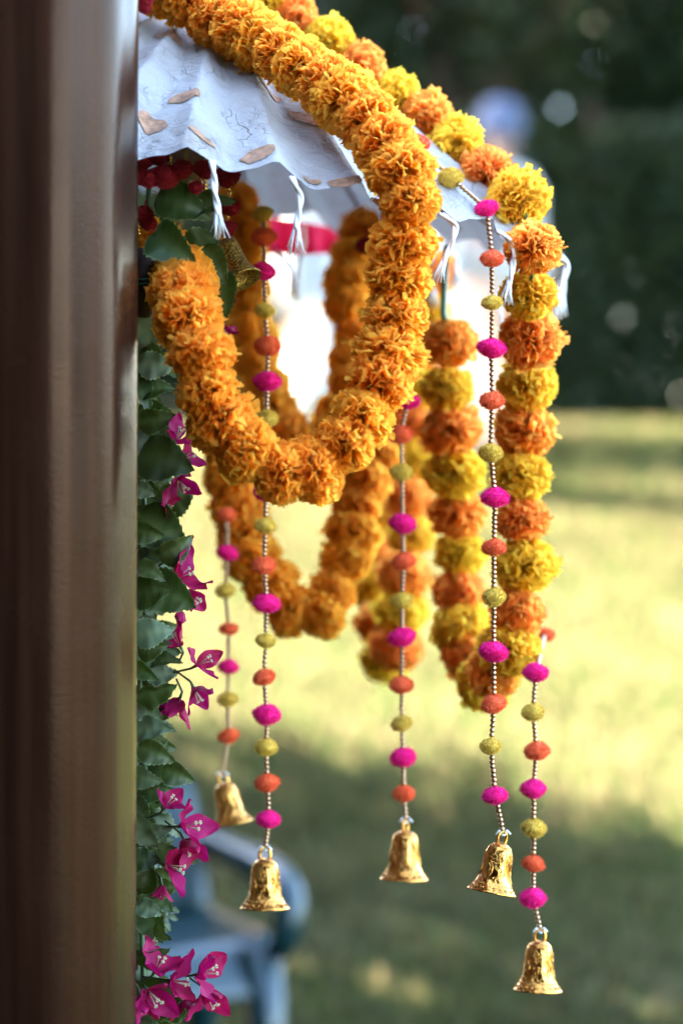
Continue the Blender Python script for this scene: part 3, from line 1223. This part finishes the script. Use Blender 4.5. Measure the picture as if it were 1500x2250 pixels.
red_hanger('red pompoms at the very top of the parasol beside the post', 2.62,
           [(330, -40, 'x', 0), (312, -5, 'r', 54), (318, 18, 'r', 30)])
# twigs under the canopy
tw = thing('twig_bundle', 'thin brown twigs fanned out behind the red pompoms under the canopy', 'twigs', P(400, 400, 2.72))
rt = random.Random(31)
for k in range(22):
    a = rt.uniform(.2, 2.9)
    l = rt.uniform(50, 90)
    c = P(395, 440, 2.74)
    e = P(395 + cos(a) * l, 440 - sin(a) * l, 2.74 + rt.uniform(-.03, .03))
    mb = MB(); mb.tube([c, c.lerp(e, .5) + Vector((rt.uniform(-.004, .004), 0, 0)), e], [.0011, .0009, .0005], 4)
    mb.build('twig', M['bamboo'], tw)

# ------------------------------------------------------------------ bougainvillea
def leaf_mesh(seed, mat, wr=.62):
    r = random.Random(seed)
    n = 19
    vs, fs, edge = [], [], []
    curl = r.uniform(.25, .8)
    fold = r.uniform(.15, .5)
    wav = r.uniform(.02, .05)
    # for each station: left tip, left margin, left mid, midrib, right mid, right margin, right tip
    for i in range(n + 1):
        t = i / n
        wd = wr * .5 * (sin(pi * t ** .66) ** .95) if 0 < t < 1 else 0
        tooth = (.036 if i % 2 else -.008) * (1 if 0 < i < n else 0)
        for q in (-1, -.93, -.5, 0, .5, .93, 1):
            x = q * wd + (tooth * (1 if q > 0 else -1) if abs(q) == 1 else 0)
            z = -curl * (t - .35) ** 2 + fold * abs(x) + wav * sin(t * 17 + q * 2) * abs(q) - .03 * (1 - abs(q)) * sin(t * 30) * .3
            vs.append((x, t, z))
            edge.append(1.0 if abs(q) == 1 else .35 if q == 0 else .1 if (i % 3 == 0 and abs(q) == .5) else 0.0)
    for i in range(n):
        for j in range(6):
            a = i * 7 + j
            fs.append((a, a + 1, a + 8, a + 7))
    mb = MB()
    mb.add(vs, fs, r.uniform(.9, 1.1))
    me = mb.mesh('leaf', mat)
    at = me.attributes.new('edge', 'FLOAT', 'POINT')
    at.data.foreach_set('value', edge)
    if 'tint' not in me.attributes:
        at = me.attributes.new('tint', 'FLOAT', 'POINT')
        at.data.foreach_set('value', [1.0] * len(vs))
    return me


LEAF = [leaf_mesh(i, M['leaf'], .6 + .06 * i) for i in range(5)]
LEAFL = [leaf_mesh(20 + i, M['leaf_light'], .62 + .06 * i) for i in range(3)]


def bract_mesh(seed):
    r = random.Random(seed)
    n, vs, fs = 10, [], []
    fold, curl, wv = r.uniform(.1, .35), r.uniform(.2, .6), r.uniform(.04, .09)
    for i in range(n + 1):
        t = i / n
        wd = .33 * (sin(pi * t ** .80) ** .85) if 0 < t < 1 else 0
        for j in range(7):
            q = -1 + j / 3
            vs.append((q * wd, t, fold * abs(q) * wd * 2 + curl * t * t * .5 + wv * sin(t * 12 + q * 3) * abs(q)))
    for i in range(n):
        for j in range(6):
            a = i * 7 + j
            fs.append((a, a + 1, a + 8, a + 7))
    mb = MB()
    mb.add(vs, fs, [1.02 - .12 * (abs(k % 7 - 3) < 1) for k in range(len(vs))])
    return mb.mesh('bract', M['magenta'])


BR = [bract_mesh(s) for s in range(5)]
mb = MB()
for k in range(3):
    a = k * 2.1
    mb.tube([(0, 0, 0), (.06 * cos(a), .06 * sin(a), .35), (.12 * cos(a), .12 * sin(a), .62)], [.014, .016, .018], 6)
    for j in range(5):
        b = j * 1.256
        mb.ball((.12 * cos(a) + .045 * cos(b), .12 * sin(a) + .045 * sin(b), .64), .026, 6, 4)
STAM = mb.mesh('stamen', M['stamen'])

pl = thing('bougainvillea', 'artificial bougainvillea garland with dark serrated leaves and magenta flowers beside the post', 'plant', P(320, 1300, 2.45))
rl = random.Random(17)
mb = MB()
vine = [P(330, 380, 2.66), P(318, 560, 2.64), P(328, 760, 2.64), P(312, 1000, 2.63), P(326, 1250, 2.63), P(308, 1500, 2.63), P(322, 1750, 2.63), P(312, 2000, 2.62), P(322, 2330, 2.62)]
mb.tube(spline(vine, .02), .0028, 7)
mb.build('vine', M['stalk'], pl)
mb = MB(); mb.tube([P(322, 548, 2.50), P(318, 600, 2.50), P(312, 690, 2.52)], [.0125, .0125, .011], 12)
br = mb.build('branch', M['bark'], pl)
mb = MB()
for q in (0, 1):
    c = P(317, 612 + q * 9, 2.50)
    mb.tube([c + Vector((cos(a) * .0135, sin(a) * .0135, .002 * sin(a))) for a in [i * .45 for i in range(15)]], .0012, 5)
mb.build('wire', M['green_wire'], br)


def leaf(px, py, D, ang, length, pitch, roll, light=False):
    """ang: image direction of the tip (0 right, 90 up), pitch: tip towards the camera"""
    d = Vector((cos(radians(ang)) * cos(pitch), -sin(pitch), sin(radians(ang)) * cos(pitch)))
    face = Vector((0, -1, .25))
    D += .15 if py > 600 else .08
    xax = d.cross(face).normalized()
    zax = xax.cross(d).normalized()
    R3 = Matrix((xax, d, zax)).transposed()
    R3 = R3 @ Matrix.Rotation(roll + rl.uniform(-.35, .35), 3, 'Y') @ Matrix.Rotation(rl.uniform(-.3, .3), 3, 'X')
    s = rl.uniform(.75, 1.08) * length * D / FPX
    p = P(px, py, D)
    inst('leaf', rl.choice(LEAFL if light else LEAF), trs(p, R3, (s, s, s)), pl)


# leaves that can be singled out in the photograph: base pixel, direction of the tip, length
for a in [(330, 510, 2.40, -35, 120, .3, .2, 0), (340, 430, 2.46, -20, 140, .1, .3, 0), (470, 520, 2.48, -150, 115, .2, .1, 0), (410, 470, 2.47, 20, 130, .1, -.4, 0),
          (440, 540, 2.47, -55, 130, .1, .3, 0), (480, 590, 2.5, -80, 120, 0, .4, 0), (352, 640, 2.42, -100, 150, .2, -.2, 1), (300, 800, 2.42, -5, 85, .2, .5, 1),
          (300, 770, 2.44, -35, 95, .2, .1, 0), (300, 860, 2.45, 5, 110, .1, -.3, 0), (300, 930, 2.43, 10, 95, .1, .3, 0), (300, 905, 2.46, -10, 90, .1, .1, 0),
          (300, 1000, 2.40, -12, 125, .25, .1, 0), (290, 1070, 2.38, -15, 75, .3, -.2, 1), (350, 1115, 2.46, 30, 100, .0, .6, 0), (290, 1160, 2.40, -20, 85, .3, .2, 0),
          (300, 1130, 2.44, -30, 120, .1, .3, 0), (345, 1225, 2.43, 22, 120, .1, .5, 0), (295, 1245, 2.38, -20, 85, .3, 0, 0), (330, 1262, 2.42, -18, 100, .1, .5, 0),
          (320, 1275, 2.41, -28, 130, .2, .6, 0), (290, 1310, 2.40, 10, 90, .2, .1, 0), (300, 1350, 2.44, -75, 110, .1, .2, 1), (290, 1400, 2.40, 15, 90, .2, .3, 1),
          (300, 1430, 2.42, 10, 85, .2, .5, 0), (330, 1460, 2.44, 5, 90, .1, -.3, 0), (290, 1460, 2.38, -30, 75, .3, .1, 0), (290, 1530, 2.40, 12, 100, .1, .9, 0),
          (300, 1545, 2.42, -35, 90, .2, .3, 1), (290, 1610, 2.42, 5, 100, .15, .1, 1), (300, 1640, 2.40, -20, 95, .2, .3, 0), (300, 1665, 2.43, 30, 100, .2, 1.0, 1),
          (290, 1700, 2.41, -12, 75, .3, .2, 1), (355, 1690, 2.44, -20, 100, .1, .1, 0), (290, 1790, 2.4, -60, 90, .3, .1, 1), (310, 1830, 2.41, 5, 65, .2, .3, 1),
          (345, 1860, 2.42, -35, 105, .1, 1.0, 1), (290, 1890, 2.4, 10, 60, .3, .1, 0), (340, 1950, 2.45, 0, 60, .1, .2, 0), (300, 1990, 2.40, -15, 70, .2, .1, 1),
          (320, 2000, 2.43, -60, 80, .1, .3, 0), (340, 2030, 2.41, -55, 70, .2, .8, 0), (290, 2105, 2.40, 15, 120, .1, 1.0, 0), (335, 2120, 2.43, 5, 80, .1, .6, 0),
          (300, 2200, 2.44, 20, 120, .1, .2, 0), (360, 2235, 2.43, 30, 90, .1, .4, 0), (295, 2240, 2.40, -20, 90, .2, .1, 1), (310, 1965, 2.42, 70, 70, .2, .1, 0)]:
    leaf(*a[:7], bool(a[7]))
for k in range(150):                             # the rest fill the garland behind them
    y = rl.uniform(640, 2280)
    x = rl.uniform(255, 335)
    leaf(x, y, rl.uniform(2.45, 2.56), rl.uniform(-60, 50), rl.uniform(50, 105), rl.uniform(-.4, .4), rl.uniform(-.7, .7), rl.random() < .35)


def blossom(px, py, D, size, ang, face, n=3, twist=0.0):
    """ang: image direction the blossom points to; face: how far it turns to the camera"""
    D += .15
    c = P(px, py, D)
    f = empty('flower', c, pl)
    d = Vector((cos(radians(ang)) * cos(face), -sin(face), sin(radians(ang)) * cos(face))).normalized()
    F = frame(d, twist)
    s = size * D / FPX
    for k in range(n):
        a = 2 * pi * k / n + rl.uniform(-.25, .25)
        open_ = rl.uniform(.75, 1.4)
        rot = F @ Matrix.Rotation(a, 3, 'Z') @ Matrix.Rotation(pi / 2 - open_, 3, 'X')
        inst('bract', rl.choice(BR), trs(c, rot, (s * rl.uniform(.9, 1.1), s * rl.uniform(.9, 1.12), s)), f)
    inst('stamen', STAM, trs(c, F, (s * .9, s * .9, s * .9)), f)
    mb = MB(); mb.tube([c - d * .022 + Vector((-.012, .01, 0)), c - d * .008, c], [.0012, .0013, .002], 5); mb.build('stalk', M['stalk'], f)


for b in [(478, 668, 2.50, 62, 60, .3), (486, 712, 2.52, 38, -70, .2), (500, 735, 2.54, 30, 40, .3), (385, 970, 2.42, 62, 60, .5), (395, 1010, 2.44, 60, 20, .3), (392, 1055, 2.42, 62, -50, .7),
          (362, 1105, 2.44, 36, -30, .4), (385, 1212, 2.46, 52, 60, .2), (385, 1272, 2.43, 78, 25, .5), (415, 1300, 2.44, 60, -40, .4), (398, 1340, 2.45, 40, -110, .2), (396, 1420, 2.46, 55, 115, .2), (432, 1462, 2.45, 66, 30, .4),
          (425, 1510, 2.45, 62, -60, .4), (395, 1535, 2.46, 66, -110, .3), (362, 1775, 2.42, 62, 50, .4), (398, 1815, 2.40, 84, 10, .6), (405, 1845, 2.41, 66, -60, .5), (366, 1900, 2.40, 80, -10, .6),
          (355, 1945, 2.41, 46, -80, .4), (325, 2078, 2.42, 42, 40, .3), (340, 2135, 2.38, 74, 60, .5), (325, 2175, 2.36, 84, -40, .8), (375, 2155, 2.39, 76, 0, .5), (435, 2140, 2.40, 84, 20, .5), (450, 2178, 2.41, 74, -50, .5),
          (400, 2200, 2.41, 52, -60, .3), (305, 2190, 2.36, 66, -90, .5)]:
    blossom(*b, twist=rl.random() * 6.28)


# ------------------------------------------------------------------ plastic chair
def chair():
    y = 5.5
    base = P(306, 2397, y)
    base.z = G(y)
    c = thing('plastic_chair', 'blue green moulded plastic chair on the shaded lawn behind the flowers', 'chair', base)
    rot = Matrix.Rotation(radians(22), 3, 'Z')      # front turned to the house and to the right

    def T(p):
        return base + rot @ Vector(p)
    # local: front is -y, width x
    mb = MB()
    n, m = 14, 10
    for s in (0, 1):
        for j in range(m + 1):
            for i in range(n + 1):
                u = -1 + 2 * i / n
                v = j / m
                x = u * (.235 + .02 * (1 - v))
                yy = -.25 + .46 * v
                roll = max(0, 1 - v * 6)
                z = .44 - .018 * (1 - u * u) * sin(pi * v) - .11 * roll ** 2 + .012 * abs(u) ** 4 - s * .012
                mb.v.append(tuple(T((x, yy, z)))); mb.a.append(1.0)
    q = (n + 1) * (m + 1)
    for s in (0, 1):
        for j in range(m):
            for i in range(n):
                a = s * q + j * (n + 1) + i
                mb.f.append((a, a + 1, a + n + 2, a + n + 1) if s == 0 else (a, a + n + 1, a + n + 2, a + 1))
    rim = [i for i in range(n + 1)] + [j * (n + 1) + n for j in range(1, m + 1)] + [m * (n + 1) + i for i in range(n - 1, -1, -1)] + [j * (n + 1) for j in range(m - 1, 0, -1)]
    for k in range(len(rim)):
        a, b = rim[k], rim[(k + 1) % len(rim)]
        mb.f.append((a, a + q, b + q, b))
    mb.build('seat', M['plastic'], c)
    mb = MB()
    for s in (0, 1):
        for j in range(m + 1):
            for i in range(n + 1):
                u = -1 + 2 * i / n
                v = j / m
                wd = .225 * (1 - .05 * v) * (1 if v < .75 else sqrt(max(.0, 1 - ((v - .75) / .25) ** 2 * .55)))
                top = .40 * v * (1 - .10 * abs(u) ** 3 * v)
                x = u * wd
                yy = .20 + .13 * v + .05 * (1 - u * u) - .05 + s * .014
                mb.v.append(tuple(T((x, yy, .43 + top)))); mb.a.append(1.0)
    for s in (0, 1):
        for j in range(m):
            for i in range(n):
                a = s * q + j * (n + 1) + i
                mb.f.append((a, a + n + 1, a + n + 2, a + 1) if s else (a, a + 1, a + n + 2, a + n + 1))
    for k in range(len(rim)):
        a, b = rim[k], rim[(k + 1) % len(rim)]
        mb.f.append((a, a + q, b + q, b))
    mb.build('backrest', M['plastic'], c)
    for sx, y0, y1 in ((-1, -.21, -.26), (1, -.21, -.26), (-1, .19, .27), (1, .19, .27)):
        mb = MB()
        k = [T((sx * .21, y0, .43)), T((sx * .225, (y0 + y1) / 2, .22)), T((sx * .24, y1, .0))]
        for off in (Vector((0, 0, 0)),):
            mb.tube(k, [.052, .045, .034], 10)
        mb.build('leg', M['plastic'], c)
    for sx in (-1, 1):
        mb = MB()
        arm = spline([T((sx * .235, .27, .60)), T((sx * .262, .12, .585)), T((sx * .268, -.10, .58)), T((sx * .262, -.25, .56)), T((sx * .252, -.30, .50)), T((sx * .235, -.27, .42))], .03)
        mb.tube(arm, [.030 + .012 * sin(pi * i / (len(arm) - 1)) for i in range(len(arm))], 10)
        mb.build('armrest', M['plastic'], c)
    for sx in (-1, 1):
        mb = MB()
        mb.tube([T((sx * .215, -.18, .415)), T((sx * .225, 0, .40)), T((sx * .215, .17, .415))], [.016, .014, .016], 6)
        mb.build('apron', M['plastic'], c)


chair()


# ------------------------------------------------------------------ people on the lawn
def person(px, D, feet_px, height, yaw, label, skin, garments, head=None, arms=((.0, .0), (.0, .0)), sx=1.0):
    base = P(px, feet_px, D)
    base.z = G(D) + .0
    t = thing('person', label, 'person', base, None)
    k = height / 1.75
    rot = Matrix.Rotation(yaw, 3, 'Z')

    def T(p):
        return base + rot @ (Vector((p[0] * sx, p[1] * sx, p[2])) * k)
    # body: one skinned surface; facing -y locally
    J = [((0, 0, .95), .15), ((0, 0, 1.15), .14), ((0, 0, 1.36), .16), ((0, .0, 1.50), .06), ((0, -.01, 1.62), .085), ((0, -.01, 1.69), .08)]
    E = [(0, 1), (1, 2), (2, 3), (3, 4), (4, 5)]
    for s, (sw, fw) in ((-1, arms[0]), (1, arms[1])):
        b = len(J)
        J += [((s * .19, 0, 1.42), .06), ((s * .25, -.02 - sw * .1, 1.15), .045), ((s * .25, -.06 - sw * .3, .92 + fw), .034), ((s * .25, -.08 - sw * .34, .84 + fw), .03)]
        E += [(2, b), (b, b + 1), (b + 1, b + 2), (b + 2, b + 3)]
        h = b + 3
        for f in range(4):
            J.append(((s * .25 + (f - 1.5) * .012, -.10 - sw * .34, .75 + fw + .008 * abs(f - 1.5)), .009))
            E.append((h, len(J) - 1))
        J.append(((s * .22, -.12 - sw * .34, .80 + fw), .010))
        E.append((h, len(J) - 1))
        b = len(J)
        J += [((s * .09, 0, .86), .085), ((s * .10, -.01, .48), .06), ((s * .10, .02, .09), .04), ((s * .11, -.13, .035), .032)]
        E += [(0, b), (b, b + 1), (b + 1, b + 2), (b + 2, b + 3)]
    me = bpy.data.meshes.new('body')
    me.from_pydata([T(p) - base for p, r in J], E, [])
    o = bpy.data.objects.new('body', me)
    COL.objects.link(o)
    sk = o.modifiers.new('skin', 'SKIN')
    for i, (p, r) in enumerate(J):
        me.skin_vertices[0].data[i].radius = (r * k, r * k)
    me.skin_vertices[0].data[0].use_root = True
    ss = o.modifiers.new('sub', 'SUBSURF')
    ss.levels = ss.render_levels = 2
    dg = bpy.context.evaluated_depsgraph_get()
    m2 = bpy.data.meshes.new_from_object(o.evaluated_get(dg))
    o.modifiers.clear()
    o.data = m2
    m2.materials.clear()
    m2.materials.append(skin)
    m2.polygons.foreach_set('use_smooth', [True] * len(m2.polygons))
    o.parent = t
    # face
    mb = MB(); mb.ball(T((0, -.10, 1.60)), .016 * k, 8, 6, (1, 1.4, 1.5)); mb.build('nose', skin, t)
    for s in (-1, 1):
        mb = MB(); mb.ball(T((s * .086, .0, 1.61)), .028 * k, 8, 6, (.4, .8, 1.2)); mb.build('ear', skin, t)
        mb = MB(); mb.ball(T((s * .032, -.086, 1.63)), .011 * k, 8, 6); mb.build('eye', M['black'], t)
    mb = MB(); mb.ball(T((0, -.088, 1.555)), .022 * k, 8, 6, (1.2, .5, .35)); mb.build('mouth', simple_lip, t)
    if head == 'turban':
        tb = None
        for i, (z, rx, ry) in enumerate(((1.665, .122, .132), (1.70, .135, .146), (1.735, .132, .142), (1.77, .115, .122), (1.795, .085, .092))):
            mb = MB()
            mb.tube([T((rx * .82 * cos(a), .005 + ry * .82 * sin(a), z + .012 * sin(a + i))) for a in [2 * pi * q / 20 for q in range(21)]], .033 * k, 8)
            if tb is None:
                tb = mb.build('turban', M['turban'], t)
            else:
                mb.build('wrap', M['turban'], tb)
        mb = MB(); mb.ball(T((0, .005, 1.75)), .085 * k, 14, 8); mb.build('crown_cloth', M['turban'], tb)
        mb = MB(); mb.ball(T((0, -.055, 1.545)), .06 * k, 12, 8, (1.1, .8, .8)); mb.build('beard', M['black'], t)
    else:
        mb = MB(); mb.ball(T((0, .02, 1.665)), .105 * k, 14, 9, (.95, 1.05, .95)); mb.build('hair', M['black'], t)
    for g in garments:
        nm, mat, rings, sleeves = g
        mb = MB()
        mb.loft([(T((0, 0, z)), rx * k, ry * k) for z, rx, ry in [(z, rx * sx, ry * sx) for z, rx, ry in rings]], 22)
        go = mb.build(nm, mat, t)
        if sleeves:
            for s, (sw, fw) in ((-1, arms[0]), (1, arms[1])):
                mb = MB()
                mb.tube([T((s * .15, 0, 1.44)), T((s * .20, 0, 1.41)), T((s * .255, -.02 - sw * .1, 1.15)), T((s * .255, -.06 - sw * .3, .93 + fw))], [.07, .085, .075, .065], 10)
                mb.build('sleeve', mat, go)
    return t


simple_lip = simple('lips', (.25, .07, .06), .5)
kurta = [(.50, .27, .20), (.75, .23, .18), (.98, .205, .155), (1.15, .20, .15), (1.36, .225, .15), (1.45, .19, .12), (1.49, .09, .08)]
person(1097, 12.6, 945, 1.69, radians(55), 'person in slate blue turban and white kurta behind the right garland', M['skin'],
       [('kurta', M['white'], [(.72, .30, .24), (.95, .27, .21), (1.15, .26, .19), (1.36, .26, .17), (1.45, .20, .13), (1.49, .09, .08)], True),
        ('trousers', M['tan'], [(.10, .20, .16), (.45, .24, .19), (.73, .26, .20), (.95, .22, .17)], False)], 'turban', ((.5, .2), (.4, .0)), .86)
person(738, 11.8, 985, 1.72, radians(20), 'person in long white kurta standing on the lawn, seen through the orange garland loop', M['skin2'],
       [('kurta', M['white'], [(.30, .25, .20), (.55, .23, .18), (.75, .21, .17), (.98, .20, .155), (1.15, .20, .15), (1.36, .225, .15), (1.45, .19, .12), (1.49, .09, .08)], True),
        ('trousers', M['white'], [(.06, .15, .12), (.35, .19, .15), (.8, .2, .15)], False)], None, ((.2, -.15), (.2, .0)))
person(985, 12.2, 960, 1.66, radians(-15), 'person in peach skirt and white blouse standing behind the green garland stem', M['skin2'],
       [('blouse', M['white'], [(.88, .19, .15), (1.15, .19, .14), (1.36, .205, .14), (1.45, .17, .11), (1.49, .09, .08)], True),
        ('skirt', M['peachcloth'], [(.04, .34, .30), (.4, .28, .24), (.75, .22, .18), (.95, .19, .15)], False)], None, ((.1, 0), (.1, 0)))
